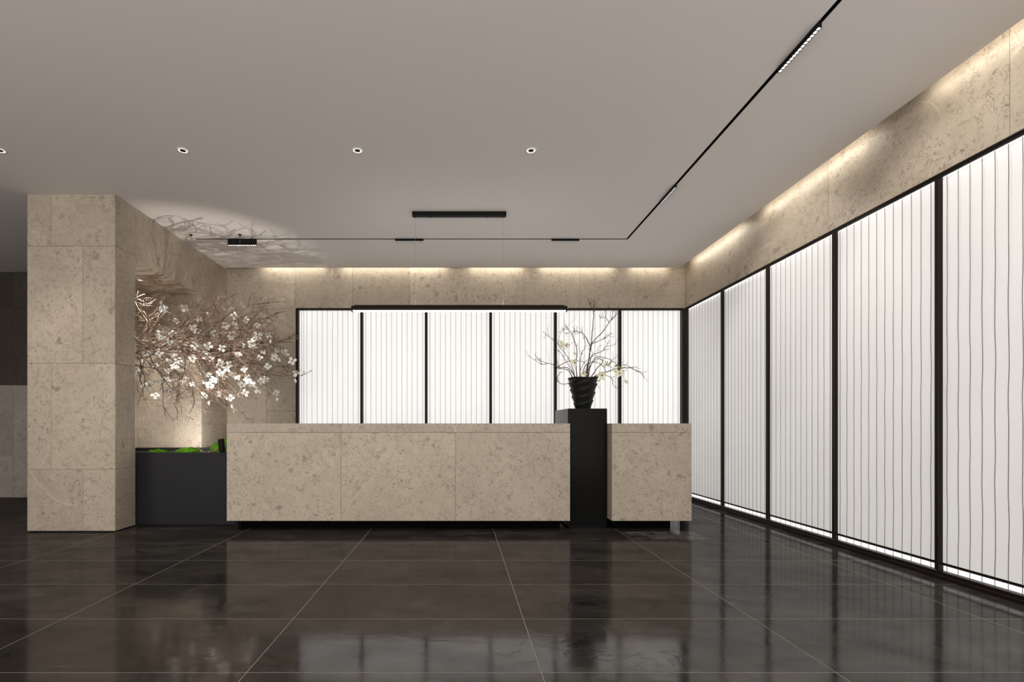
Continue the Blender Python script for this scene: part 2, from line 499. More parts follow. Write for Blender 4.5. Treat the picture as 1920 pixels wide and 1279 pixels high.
zl, zh = 0.05, Z_F - 0.030
straight = tube_mesh([(0, 0, zl), (0, 0, zh)], 0.0022, 5); straight.materials.append(M['cord'])
def wavy(seed):
    rr = random.Random(seed); ph = rr.random()*6
    pts = []
    for k in range(49):
        z = zl + (zh - zl)*k/48
        w = math.sin(z*2*PI/0.56 + ph*0.12) + 0.6*math.sin(z*2*PI/0.93 + 1.3 + ph*0.10) + 0.35*math.sin(z*2*PI/0.31 + ph)
        am = 0.0056 * (0.35 + 0.65*math.sin(z*1.1 + 0.4)**2)
        pts.append((w*am*0.6, w*am, z))
    me = tube_mesh(pts, 0.0017, 5); me.materials.append(M['cord'])
    return me
wav = [wavy(k) for k in range(6)]
for i in range(6):
    a, b = back_x[i] + MW/2, back_x[i+1] - (MW/2 if i < 5 else 0.022)
    t = box('screen_sheet', (a, YB + 0.052, 0.05), (b, YB + 0.062, zh + 0.028), M['screen_back'], fr)
    n = 12
    for k in range(n):
        x = a + 0.038 + (b - a - 0.038*2) * k/(n-1)
        link('cord', straight, None, t, (x, YB + 0.03, 0))
    if i == 0: link('cord', straight, None, t, (a + 0.068, YB + 0.03, 0))
for i in range(8):
    b, a = side_y[i] - (0.015 if i else 0.012), side_y[i+1] + 0.015
    t = box('screen_sheet', (XR + 0.027, a, 0.100), (XR + 0.037, b, zh + 0.028), M['screen_side'], fs)
    box('hem_bar', (XR + 0.020, a, 0.086), (XR + 0.027, b, 0.104), M['bronze'], t, 0.001)
    box('foot_light', (XR + 0.031, a, 0.048), (XR + 0.037, b, 0.100), M['footled'], t)
    box('light_bar', (XR + 0.011, a, zh + 0.016), (XR + 0.019, b, zh + 0.024), M['ledbar'], t)
    n = 12
    for k in range(n):
        y = b - 0.045 - (b - a - 0.09) * k/(n-1)
        link('cord', wav[(k + i) % 6], None, t, (XR + 0.013, y, 0))

# ---- wall washing lights up in the slots
for lab, axis, runs in (('row of warm wall washing lights in the ceiling slot over the back wall', 'x', ((-2.9, -2.0), (-1.75, -0.2), (0.15, 0.95), (1.2, 2.3), (2.55, 3.1))),
                        ('row of warm wall washing lights in the ceiling slot over the side wall', 'y', ((6.0, 7.3), (4.15, 5.6), (2.0, 3.6), (0.2, 1.6)))):
    t = empty('slot_light', (0.1, YC + 0.03, ZC + 0.075) if axis == 'x' else (XC + 0.03, 4.0, ZC + 0.075))
    tag(t, lab, 'light')
    for a, b in runs:
        lo, hi = ((a, YC + 0.012, ZC + 0.060), (b, YC + 0.05, ZC + 0.075)) if axis == 'x' else ((XC + 0.012, a, ZC + 0.060), (XC + 0.05, b, ZC + 0.075))
        box('lamp_bar', lo, hi, M['cove'], t)
        box('holder', (lo[0], lo[1], hi[2]), (hi[0], hi[1], hi[2] + 0.02), M['whitetrim'], t)

# ================================================================ COUNTER
YD = 5.15
def counter(name, x0, x1, label, joints, kick0, kick1, leg_x):
    t = empty(name, ((x0+x1)/2, YD + 0.35, 0))
    tag(t, label, 'counter')
    zb, zs, zt = 0.101, 1.001, 1.093
    box('body', (x0 + T, YD + T, zb + 0.002), (x1 - T, YD + 0.72, zs - 0.002), M['joint'], t)
    es = [x0] + joints + [x1]
    for a, b in zip(es, es[1:]):
        slab(t, (a, YD, zb), (b, YD + T, zs), name='front_slab')
        slab(t, (a, YD, zs + 0.001), (b, YD + T, zt), name='top_edge_slab')
        slab(t, (a, YD + T, zt - T), (b, YD + 0.74, zt), name='top_slab')
    for a in (x0, x1 - T):
        slab(t, (a, YD + T, zb), (a + T, YD + 0.74, zs), name='side_slab')
        slab(t, (a, YD + T, zs + 0.001), (a + T, YD + 0.74, zt - T), name='top_edge_slab')
    box('plinth', (kick0, YD + 0.13, 0.0), (kick1, YD + 0.66, zb), M['plinth'], t)
    box('leg', (leg_x - 0.02, YD + 0.055, 0.0), (leg_x + 0.02, YD + 0.085, zb), M['black'], t)
    return t
counter('reception_counter', -2.364, 1.128, 'long beige limestone reception counter with a dark recessed plinth', [-1.203, -0.038], -2.27, 1.05, -2.29)
counter('reception_counter', 1.552, 2.364, 'short beige limestone counter block between the black pedestal and the side screens', [], 1.60, 2.20, 2.30)

# ---- pedestal
t = empty('pedestal', (1.344, 5.65, 0))
tag(t, 'tall plain black pedestal standing between the two stone counters', 'pedestal')
bm = bmesh.new(); add_box(bm, (-0.206, -0.35, 0.02), (0.204, 0.36, 1.251))
bmesh.ops.bevel(bm, geom=list(bm.edges), offset=0.003, segments=2, affect='EDGES')
link('body', bm_mesh(bm), M['blacksat'], t, (1.344, 5.65, 0))
box('base', (1.344 - 0.19, 5.32, 0.0), (1.344 + 0.19, 5.99, 0.02), M['black'], t)

# ================================================================ VASE WITH BRANCHES
VXc, VYc, VZ = 1.373, 5.62, 1.251
t = empty('vase', (VXc, VYc, VZ))
tag(t, 'black tapered vase with spiral folds standing on the black pedestal', 'vase')
bm = bmesh.new()
n, m_, hv = 56, 60, 0.352
rings = []
for j in range(m_ + 1):
    u = j/m_
    ring = []
    for k in range(n):
        an = 2*PI*k/n
        r = 0.080 + 0.085*u**0.85
        ph = (u*4.3 - 0.42*(0.4 + u)*math.cos(an - 0.5) + 0.10*math.sin(2*an)) % 1.0
        r *= 1.0 + 0.11*(ph**1.6 - 0.45) * min(1, 3*u + 0.3)
        zz = hv*u + (0.013*math.cos(an) + 0.010*math.cos(an*2 - 1.0)) * u**4
        ring.append(bm.verts.new((r*math.cos(an), r*math.sin(an), zz)))
    rings.append(ring)
inner = []
for j in range(8):
    u = j/7
    inner.append([bm.verts.new((0.86*(v.co.x)*(1-0.2*u), 0.86*v.co.y*(1-0.2*u), v.co.z - 0.10*u if j else v.co.z)) for v in rings[-1]])
allr = rings + inner
for a, b in zip(allr, allr[1:]):
    for k in range(n):
        bm.faces.new((a[k], a[(k+1) % n], b[(k+1) % n], b[k]))
bm.faces.new(rings[0]); bm.faces.new(inner[-1])
M['vase'] = plain('matt_black_ceramic', (0.009, 0.009, 0.009), 0.42, spec=0.25)
vm = bm_mesh(bm, 'vase', True)
link('body', vm, M['vase'], t, (VXc, VYc, VZ))
bm = lathe([(0.115, 0), (0.118, 0.012), (0.06, 0.022)], 24)
link('soil', bm_mesh(bm), M['soil'], t, (VXc, VYc, VZ + 0.262))

def bark(name, a, b, rough=0.75):
    N = NT(name)
    tc = N.n('ShaderNodeTexCoord')
    nz = N.noise(tc.outputs['Object'], 28.0, 4, 0.6)
    N.l(N.mix(N.ramp(nz, 0.35, 0.65), a, b), N.b.inputs['Base Color'])
    N.b.inputs['Roughness'].default_value = rough
    N.bump(nz, 0.3, 0.003)
    return N.m
M['bark'] = bark('dark_brown_bark', (0.035, 0.024, 0.016), (0.085, 0.060, 0.042))
M['bark2'] = bark('reddish_brown_bark', (0.085, 0.052, 0.035), (0.40, 0.29, 0.225))  # pale tone in the bark colour stands in for highlights on the boughs

def petal_mat(name, col, col2):
    N = NT(name)
    tc = N.n('ShaderNodeTexCoord')
    nz = N.noise(tc.outputs['Object'], 60.0, 2)
    N.l(N.mix(nz, col, col2), N.b.inputs['Base Color'])
    N.b.inputs['Roughness'].default_value = 0.6
    N.b.inputs['Subsurface Weight'].default_value = 0.0
    return N.m
M['petal'] = petal_mat('white_petal', (0.86, 0.85, 0.80), (0.78, 0.77, 0.70))
M['petaly'] = petal_mat('cream_yellow_petal', (0.92, 0.89, 0.62), (0.88, 0.86, 0.70))
M['eye'] = plain('dark_green_flower_eye', (0.03, 0.04, 0.015), 0.7)
M['leaf'] = plain('young_green_leaf', (0.22, 0.33, 0.05), 0.5)

def blossom_mesh(seed, mat, size=0.040, npet=5, cup=0.35, slim=1.0):
    rr = random.Random(seed)
    V, Fc, mi = [], [], []
    for p in range(npet):
        an = 2*PI*p/npet + rr.uniform(-0.18, 0.18)
        L = size*rr.uniform(0.85, 1.15); wd = L*rr.uniform(0.30, 0.40)*slim; cp = cup*rr.uniform(0.5, 1.4)
        base = len(V)
        for i, s in enumerate((0.08, 0.4, 0.75, 1.0)):
            hw = wd*(0.25, 0.85, 1.0, 0.45)[i]
            for q in (-1, 0, 1):
                x, y = s*L, q*hw
                z = cp*L*s*s*(0.8 if i < 3 else 0.55) + (abs(q)*0.10*L*s)
                notch = 0.10*L if (i == 3 and q == 0) else 0
                x -= notch
                V.append((x*math.cos(an) - y*math.sin(an), x*math.sin(an) + y*math.cos(an), z))
        for i in range(3):
            for q in range(2):
                a = base + i*3 + q
                Fc.append((a, a+1, a+4, a+3)); mi.append(0)
    base = len(V); r = size*0.17
    V.append((0, 0, r*1.5))
    for k in range(6): V.append((r*math.cos(k*PI/3), r*math.sin(k*PI/3), r*0.6))
    for k in range(6):
        Fc.append((base, base+1+k, base+1+(k+1) % 6)); mi.append(1)
    me = bpy.data.meshes.new('blossom'); me.from_pydata(V, [], Fc)
    me.materials.append(mat); me.materials.append(M['eye'])
    for p, k in zip(me.polygons, mi): p.material_index = k; p.use_smooth = True
    return me

def bud_mesh(mat, L=0.04):
    bm = lathe([(0.001, 0), (L*0.22, L*0.2), (L*0.28, L*0.5), (L*0.18, L*0.8), (0.001, L)], 8, True)
    me = bm_mesh(bm, 'bud', True); me.materials.append(mat)
    return me

def twig_pts(rr, a, d, L, seg=0.05, jit=0.35, sag=0.0):
    pts = [a.copy()]; d = d.normalized(); n = max(2, int(L/seg))
    for k in range(n):
        d = (d + Vector((rr.uniform(-1, 1), rr.uniform(-1, 1), rr.uniform(-1, 1)))*jit + Vector((0, 0, sag))).normalized()
        pts.append(pts[-1] + d*seg*rr.uniform(0.75, 1.25))
    return pts

def branch_into(V, Fc, nodes, rr, pts, r0, r1, depth, kids, klen, ok, sides=5, jit=0.30, sag=0.0):
    """tube along pts and, at its joints, side twigs that fork again"""
    n = len(pts)
    tube_into(V, Fc, pts, [r0 + (r1 - r0)*i/(n-1) for i in range(n)], sides)
    nodes.extend(pts[1:])
    if depth == 0: return
    for q in range(kids):
        i = rr.randrange(max(1, n//5), n)
        i = min(i, n-1)
        dm = (pts[i] - pts[i-1]).normalized()
        side = Vector((rr.uniform(-1, 1), rr.uniform(-1, 1), rr.uniform(-1, 1)))
        d = (dm*0.75 + side*0.8)
        L = klen*rr.uniform(0.45, 1.1)
        tp = twig_pts(rr, pts[i], d, L, 0.035, jit, sag)
        cut = len(tp)
        for k, p in enumerate(tp):
            if not ok(p): cut = k; break
        tp = tp[:cut]
        if len(tp) < 2: continue
        rs = max(r1, (r0 + (r1-r0)*i/(n-1))*0.62)
        branch_into(V, Fc, nodes, rr, tp, rs, max(0.0011, r1*0.8), depth-1, max(1, kids-2), klen*0.55, ok, 4, jit, sag)

def mesh_of(V, Fc, name='branch'):
    me = bpy.data.meshes.new(name); me.from_pydata(V, [], Fc); me.update()
    for p in me.polygons: p.use_smooth = True
    return me

vb = empty('flowering_branches', (VXc, VYc, VZ + 0.27))
tag(vb, 'bare dark twigs with a few cream blossoms standing in the black vase', 'branches')
def C3(cx, cy, dy=0.0):
    return P(970 + cx/4, 540 + cy/4, VYc + dy)
stems = [
 (5.5, [(500,720,0),(512,668,0),(530,560,.01),(545,480,.02),(556,415,.03),(565,300,.05),(572,200,.06),(570,140,.07),(577,88,.07)],
   [[(572,170,.06),(548,128,.04),(557,90,.03)],[(572,150,.06),(604,92,.09)],[(548,128,.04),(538,100,.0)],[(571,185,.06),(592,150,.10)]]),
 (4.5, [(520,720,.03),(540,500,.02),(566,408,.0),(640,330,-.05),(690,258,-.08),(730,208,-.10),(762,178,-.11)],
   [[(690,258,-.08),(660,222,-.10),(624,226,-.11),(612,200,-.12)],[(660,222,-.10),(668,180,-.08),(640,166,-.06)],[(705,238,-.09),(716,180,-.12),(690,150,-.13),(683,118,-.13)],
    [(716,180,-.12),(742,163,-.14)],[(624,226,-.11),(640,196,-.14)],[(700,246,-.09),(738,214,-.05)]]),
 (3.6, [(556,420,.03),(600,402,.06),(640,385,.08),(680,358,.10),(712,338,.12)], [[(680,358,.1),(706,366,.12)],[(640,385,.08),(668,352,.06)]]),
 (4.0, [(548,440,.03),(520,382,.0),(490,342,-.03),(450,326,-.06),(408,320,-.08)], [[(450,326,-.06),(444,306,-.05)],[(490,342,-.03),(484,312,-.01)],[(470,334,-.04),(440,345,-.06)]]),
 (4.4, [(455,720,-.03),(445,650,-.05),(440,560,-.08),(448,480,-.1),(430,400,-.13),(410,350,-.14),(385,312,-.15),(358,272,-.16)],
   [[(385,312,-.15),(345,308,-.17),(330,332,-.18)],[(372,290,-.15),(345,300,-.12)],[(395,330,-.15),(372,345,-.18)],[(410,350,-.14),(430,312,-.12),(420,296,-.11)],[(345,308,-.17),(352,335,-.14),(375,338,-.13)]]),
 (3.6, [(440,720,.04),(430,660,.06),(400,560,.09),(350,480,.12),(300,420,.14),(240,370,.17),(190,325,.2)],
   [[(240,370,.17),(228,330,.19),(236,262,.2)],[(300,420,.14),(322,345,.16)],[(215,348,.18),(205,372,.2)],[(350,480,.12),(340,430,.1),(318,402,.1)]]),
 (4.2, [(430,720,.0),(400,640,-.04),(370,612,-.06),(320,602,-.08),(280,580,-.1),(230,566,-.12),(170,545,-.15),(130,500,-.17)],
   [[(230,566,-.12),(185,575,-.1),(150,552,-.09),(100,520,-.08),(60,470,-.07)],[(170,545,-.15),(140,535,-.17)],[(320,602,-.08),(300,560,-.06),(295,520,-.05)],[(185,575,-.1),(170,540,-.1)]]),
 (3.8, [(470,720,.05),(380,600,.1),(300,605,.12),(330,575,.12),(375,553,.1),(430,545,.08),(500,558,.05),(532,600,.03),(525,680,.0)], []),
 (3.8, [(455,720,-.08),(432,684,-.13),(398,708,-.17),(350,721,-.19),(311,708,-.2),(300,672,-.2),(312,645,-.19),(332,632,-.17)], []),
 (4.6, [(520,720,-.04),(560,660,-.07),(600,600,-.1),(640,558,-.12),(618,530,-.12),(572,552,-.1),(540,600,-.08)], []),
 (3.6, [(480,720,-.05),(500,602,-.1),(560,556,-.12),(620,570,-.14),(655,606,-.15),(650,640,-.15)], []),
 (4.8, [(540,720,.0),(600,650,-.05),(680,626,-.09),(750,606,-.12),(800,600,-.14),(850,600,-.16),(890,620,-.18),(930,640,-.2),(952,668,-.21)],
   [[(800,600,-.14),(822,568,-.12)],[(890,620,-.18),(942,634,-.2)],[(750,606,-.12),(705,598,-.1),(690,575,-.1)],[(850,600,-.16),(880,592,-.14),(905,600,-.13)],[(770,604,-.12),(800,625,-.15),(815,610,-.16)]]),
 (3.6, [(510,720,.05),(560,560,.08),(600,518,.1),(650,522,.11),(700,540,.12),(760,580,.14),(805,574,.15),(835,590,.16)], [[(700,540,.12),(740,520,.13),(772,470,.14)],[(760,580,.14),(790,560,.12)]]),
 (3.6, [(530,720,.08),(552,520,.1),(600,490,.12),(640,470,.13),(668,438,.14),(686,398,.15)], [[(668,438,.14),(720,430,.16),(735,410,.17)],[(640,470,.13),(662,462,.15)],[(600,490,.12),(610,440,.1),(640,430,.09)]]),
 (3.2, [(540,720,-.1),(620,690,-.14),(640,660,-.15),(690,662,-.17),(712,690,-.18),(716,718,-.18),(730,740,-.19)], [[(620,690,-.14),(600,725,-.16),(616,746,-.16)]]),
 (3.2, [(470,720,0),(470,600,.02),(480,500,.05),(510,440,.07),(500,360,.08)], [[(480,500,.05),(455,440,.06)]]),
 (3.0, [(490,720,.02),(470,640,.03),(500,560,.04),(545,530,.05),(570,490,.05),(550,470,.05)], []),
 (3.0, [(445,720,.08),(400,600,.12),(370,560,.13),(330,490,.14),(305,470,.15)], [[(370,560,.13),(390,500,.12),(365,460,.12)]]),
]
rr = random.Random(5)
vnodes = []
for r, main, subs in stems:
    V, Fc = [], []
    mp = smooth_poly([C3(*c) for c in main], 4)
    n = len(mp); r0 = r*0.00135
    mp = [p + Vector((rr.uniform(-1, 1), rr.uniform(-1, 1), rr.uniform(-1, 1)))*0.0025 for p in mp]
    tube_into(V, Fc, mp, [r0*(1 - 0.62*i/(n-1)) for i in range(n)], 6)
    vnodes += mp
    tips = [mp[-1]]
    for sb in subs:
        sp = smooth_poly([C3(*c) for c in sb], 3)
        m2 = len(sp)
        tube_into(V, Fc, sp, [r0*(0.52 - 0.25*i/(m2-1)) for i in range(m2)], 5)
        vnodes += sp; tips.append(sp[-1])
        for q in range(2):
            tp = twig_pts(rr, rr.choice(sp[1:]), (sp[-1]-sp[0]) + Vector((rr.uniform(-1,1), rr.uniform(-1,1), rr.uniform(-.6,1)))*0.06, rr.uniform(0.03, 0.06), 0.012, 0.25)
            tube_into(V, Fc, tp, [0.0015*(1 - 0.4*i/(len(tp)-1)) for i in range(len(tp))], 4)
    for q in range(9):
        i = rr.randrange(n//2, n)
        d = (mp[i]-mp[i-1]).normalized()*0.8 + Vector((rr.uniform(-1,1), rr.uniform(-1,1), rr.uniform(-.7,1)))*0.8
        tp = twig_pts(rr, mp[i], d, rr.uniform(0.025, 0.085), 0.012, 0.28)
        tube_into(V, Fc, tp, [0.0016*(1 - 0.4*k/(len(tp)-1)) for k in range(len(tp))], 4)
    link('branch', mesh_of(V, Fc), M['bark'], vb, (0, 0, 0))
for q in range(14):   # hair thin dry shoots between the stems
    a = rr.choice(vnodes)
    tp = twig_pts(rr, a, Vector((rr.uniform(-.8,.8), rr.uniform(-.5,.5), 1)), rr.uniform(0.08, 0.22), 0.02, 0.22)
    me = tube_mesh(tp, [0.0013*(1-0.5*k/(len(tp)-1)) for k in range(len(tp))], 4)
    link('thin_shoot', me, M['bark'], vb, (0, 0, 0))
vbl = [blossom_mesh(100 + k, M['petaly'], 0.042, 6, 0.45, 0.72) for k in range(3)]
vbud = bud_mesh(M['petaly'], 0.055)
def face_cam(o, loc, rr, tilt=0.5, roll=True):
    d = (Vector((0, 0, H)) - loc).normalized() + Vector((rr.uniform(-1,1), rr.uniform(-.3,.3), rr.uniform(-1,1)))*tilt
    o.rotation_euler = (d.to_track_quat('Z', 'Y') @ Matrix.Rotation(rr.uniform(0, 6), 4, 'Z').to_quaternion()).to_euler()
for cx_, cy_, sc_, dy in ((330,412,.8,-.02),(366,432,1.0,-.06),(430,560,1.05,-.16),(497,640,.95,-.15),(634,655,1.3,-.19),(668,575,.9,-.06),(768,642,1.2,-.19),(430,492,.55,-.12),(735,625,.7,-.16)):
    loc = C3(cx_, cy_, dy)
    o = link('blossom', rr.choice(vbl), None, vb, loc); face_cam(o, loc, rr); o.scale = (sc_,)*3
    nb = min(vnodes, key=lambda q: (q - loc).length)
    if (nb - loc).length > 0.004:
        me = tube_mesh([nb, (nb+loc)/2 + Vector((0, 0, -.004)), loc], 0.0016, 4); link('flower_stalk', me, M['bark'], vb, (0, 0, 0))
for cx_, cy_, dy in ((805,690,-.17),(318,420,-.02)):
    loc = C3(cx_, cy_, dy); o = link('bud', vbud, None, vb, loc); o.rotation_euler = (0.4, 2.5, 0.3)
    nb = min(vnodes, key=lambda q: (q - loc).length)
    link('flower_stalk', tube_mesh([nb, (nb+loc)/2, loc], 0.0016, 4), M['bark'], vb, (0, 0, 0))
bm = lathe([(0.0005, 0), (0.008, 0.012), (0.010, 0.028), (0.0005, 0.055)], 6); leafm = bm_mesh(bm, 'leaf', True); leafm.transform(Matrix.Diagonal((1, 0.25, 1, 1))); leafm.materials.append(M['leaf'])
for cx_, cy_, dy, a in ((725,590,-.12,1.2),(748,588,-.12,1.9),(690,572,-.1,0.6)):
    o = link('leaf', leafm, None, vb, C3(cx_, cy_, dy)); o.rotation_euler = (0.2, a, 0.2)

# ================================================================ PLANTER
PX0, PX1, PY0, PY1, PZ = XP + T + 0.02, -2.40, Y_P1 + 0.016, 6.68, 0.784
t = empty('planter', ((PX0+PX1)/2, (PY0+PY1)/2, 0))
tag(t, 'long blackened steel planter box standing in the stone niche beside the counter', 'planter')
w = 0.016
# it is notched around the pier: the visible run starts flush behind the pier's rear edge
box('front_wall', (PX0, PY0, 0.012), (PX1, PY0 + w, PZ), M['planter'], t, 0.002)
box('rear_wall', (PX0, PY1 - w, 0.012), (PX1, PY1, PZ), M['planter'], t, 0.002)
box('end_wall', (PX0, PY0 + w, 0.012), (PX0 + w, PY1 - w, PZ), M['planter'], t, 0.002)
box('end_wall', (PX1 - w, PY0 + w, 0.012), (PX1, PY1 - w, PZ), M['planter'], t, 0.002)
box('base', (PX0 + 0.01, PY0 + 0.012, 0.0), (PX1 - 0.01, PY1 - 0.012, 0.012), M['black'], t)
box('soil', (PX0 + w, PY0 + w, 0.60), (PX1 - w, PY1 - w, 0.745), M['soil'], t)

def moss_mat():
    N = NT('bright_green_moss')
    tc = N.n('ShaderNodeTexCoord')
    a = N.noise(tc.outputs['Object'], 22.0, 4, 0.65)
    b = N.noise(tc.outputs['Object'], 90.0, 3, 0.7)
    c = N.mix(N.ramp(a, 0.35, 0.65), (0.05, 0.18, 0.008), (0.14, 0.40, 0.018))
    c = N.mix(N.ramp(b, 0.5, 0.75, 0, 0.6), c, (0.30, 0.52, 0.06))
    N.l(c, N.b.inputs['Base Color']); N.b.inputs['Roughness'].default_value = 0.95
    N.b.inputs['Specular IOR Level'].default_value = 0.1
    N.bump(b, 0.9, 0.01)
    return N.m
M['moss'] = moss_mat()
def moss(loc, rx, ry, h, seed, label, lean=0.0):
    bm = bmesh.new()
    bmesh.ops.create_icosphere(bm, subdivisions=5, radius=1.0)
    for v in bm.verts:
        p = v.co.copy()
        q = p*2.6 + Vector((seed*7.1, seed*3.3, 0))
        d = 1 + 0.16*mnoise.noise(q) + 0.10*mnoise.noise(q*2.7) + 0.05*mnoise.noise(q*7)
        v.co = Vector((p.x*rx*d, p.y*ry*d, max(-0.02, p.z*h*d + lean*p.x*rx)))
    o = link('moss_mound', bm_mesh(bm, 'moss', True), M['moss'], None, loc)
    tag(o, label, 'moss', 'moss mounds in the planter')
    return o
moss((-3.52, 5.90, 0.745), 0.11, 0.14, 0.055, 1, 'small flat green moss cushion alone in the planter by the pier')
moss((-3.06, 5.74, 0.745), 0.165, 0.15, 0.080, 2, 'low green moss mound in the planter between two other moss mounds')
moss((-2.705, 5.80, 0.745), 0.155, 0.17, 0.165, 3, 'tallest green moss mound leaning up to the black planter lamp', 0.35)
V, Fc = [], []
tube_into(V, Fc, [Vector((-2.86, 5.53, .762)), Vector((-2.76, 5.56, .775)), Vector((-2.66, 5.60, .81)), Vector((-2.56, 5.66, .85))], [.014, .013, .010, .007], 8)
tube_into(V, Fc, [Vector((-2.80, 5.545, .772)), Vector((-2.84, 5.58, .80)), Vector((-2.90, 5.62, .825))], [.011, .009, .005], 7)
o = link('bark_log', mesh_of(V, Fc), M['bark2']); tag(o, 'short forked brown stick lying on the moss in the planter', 'stick')

# spot lamp standing in the planter, shining up through the branches
LP = Vector((-2.575, 5.50, 0.745))
aim = Vector((-3.02, 6.22, 2.35))
t = empty('planter_spotlight', LP)
tag(t, 'black cylindrical spotlight standing in the planter and aimed upward', 'spotlight')
bm = lathe([(0.030, -0.075), (0.032, -0.07), (0.032, 0.10), (0.029, 0.105), (0.027, 0.085)], 24)
body = link('housing', bm_mesh(bm, 'lamp', True), M['black'], t, LP + Vector((0, 0, 0.078)))
body.rotation_euler = (0.0, -0.10, 0)
bm = lathe([(0.009, 0), (0.009, 0.02)], 10); link('stake', bm_mesh(bm), M['black'], t, LP + Vector((0, 0, -0.01)))
def spot(name, loc, target, watt, angle, blend, col, parent, r=0.02):
    d = bpy.data.lights.new(name, 'SPOT'); d.energy = watt; d.spot_size = math.radians(angle); d.spot_blend = blend
    d.color = col; d.shadow_soft_size = r
    o = bpy.data.objects.new(name, d); COL.objects.link(o)
    o.location = Vector(loc) - (world_loc(parent) if parent else Vector())
    o.parent = parent
    o.rotation_euler = (Vector(target) - Vector(loc)).to_track_quat('-Z', 'Y').to_euler()
    return o
WARM = (1.0, 0.90, 0.78)
spot('lamp_light', LP + Vector((-0.022, 0, 0.20)), aim, PLANT_W, 70, 0.6, (1.0, 0.93, 0.86), t, 0.006)
LP2 = Vector((-3.20, 6.12, 0.745))  # second lamp, added unseen to brighten the niche wall
t = empty('planter_spotlight', LP2)
tag(t, 'low black spotlight added out of sight behind the planter rim, washing the niche wall', 'spotlight')
bm = lathe([(0.020, 0.0), (0.026, 0.004), (0.026, 0.024), (0.022, 0.026)], 20); link('housing', bm_mesh(bm, 'lamp', True), M['black'], t, LP2)
spot('lamp_light', LP2 + Vector((0, 0.01, 0.034)), (-3.70, 6.79, 1.45), 42, 118, 0.7, (1.0, 0.965, 0.92), t, 0.006)
# niche ceiling spot
nl = Vector((-3.86, 6.13, Z_N))
t = empty('niche_downlight', nl)
tag(t, 'small round downlight set in the stone soffit of the niche', 'downlight')
bm = lathe([(0.024, 0.0), (0.034, 0.0), (0.034, -0.003), (0.025, -0.004)], 20, False); link('trim_ring', bm_mesh(bm), M['whitetrim'], t, nl)
bm = lathe([(0.020, -0.0015), (0.024, -0.0025)], 20); link('lens', bm_mesh(bm), M['leddim'], t, nl)
spot('lamp_light', nl + Vector((0, 0, -0.02)), (-3.75, 6.60, 0.9), 75, 92, 0.8, (1.0, 0.93, 0.84), t, 0.03)

# ================================================================ HANGING BLOSSOM BRANCHES
HB = Vector((-3.0, 6.16, 2.02))
hb = empty('hanging_blossom_branches', HB)
tag(hb, 'wide tangle of brown branches with white blossoms hung in front of the niche', 'branches')
def inside(p):
    if p.x > -2.0 or p.x < XP + 0.10 or p.z > 2.72 or p.z < 1.12: return False
    if p.x < XL + 0.03 and (p.y < Y_P1 + 0.04 or p.y > Y_N - 0.05): return False
    return 5.55 < p.y < 6.95
rr = random.Random(21)
nodes = []
def hang(start, d, L, r0, kids, klen, depth=2, jit=0.23, sag=0.0, seg=0.07, name='branch', pts=None):
    if pts is None:
        pts = twig_pts(rr, start, d, L, seg, jit, sag)
    cut = len(pts)
    for k, p in enumerate(pts):
        if not inside(p): cut = k; break
    pts = pts[:cut]
    if len(pts) < 3: return
    pts = smooth_poly(pts, 2)
    V, Fc = [], []
    branch_into(V, Fc, nodes, rr, pts, r0, r0*0.35, depth, kids, klen, inside, 5, 0.30, sag*0.3)
    link(name, mesh_of(V, Fc), M['bark2'], hb, (0, 0, 0))
def U(a, b): return rr.uniform(a, b)
for k in range(46):      # long boughs sweeping out over the counter
    s = Vector((U(-4.1, -3.0), 6.16 + U(-.28, .28), U(1.85, 2.22)))
    hang(s, Vector((1, U(-.3, .3), U(-.34, .36))), U(0.7, 1.35), U(.007, .013), 7, 0.26)
for k in range(12):      # rising
    s = Vector((U(-4.1, -2.6), 6.16 + U(-.25, .25), U(2.05, 2.25)))
    hang(s, Vector((U(-.1, .8), U(-.35, .35), U(.4, .9))), U(0.35, 0.6), U(.006, .009), 5, 0.22, jit=0.2)
for k in range(15):      # drooping
    s = Vector((U(-4.1, -2.7), 6.16 + U(-.3, .2), U(1.75, 2.0)))
    hang(s, Vector((U(-.2, .7), U(-.3, .3), U(-.9, -.4))), U(0.30, 0.58), U(.005, .008), 5, 0.22, sag=-0.04)
for k in range(16):      # filling the niche
    s = Vector((U(-4.1, -3.2), 6.16 + U(-.35, .35), U(1.7, 2.3)))
    hang(s, Vector((U(-.5, 1), U(-.6, .6), U(-.6, .6))), U(0.4, 0.8), U(.006, .012), 6, 0.24)
def C2(cx_, cy_, dy=0.0): return P(240 + cx_/4, 540 + cy_/4, 6.16 + dy)
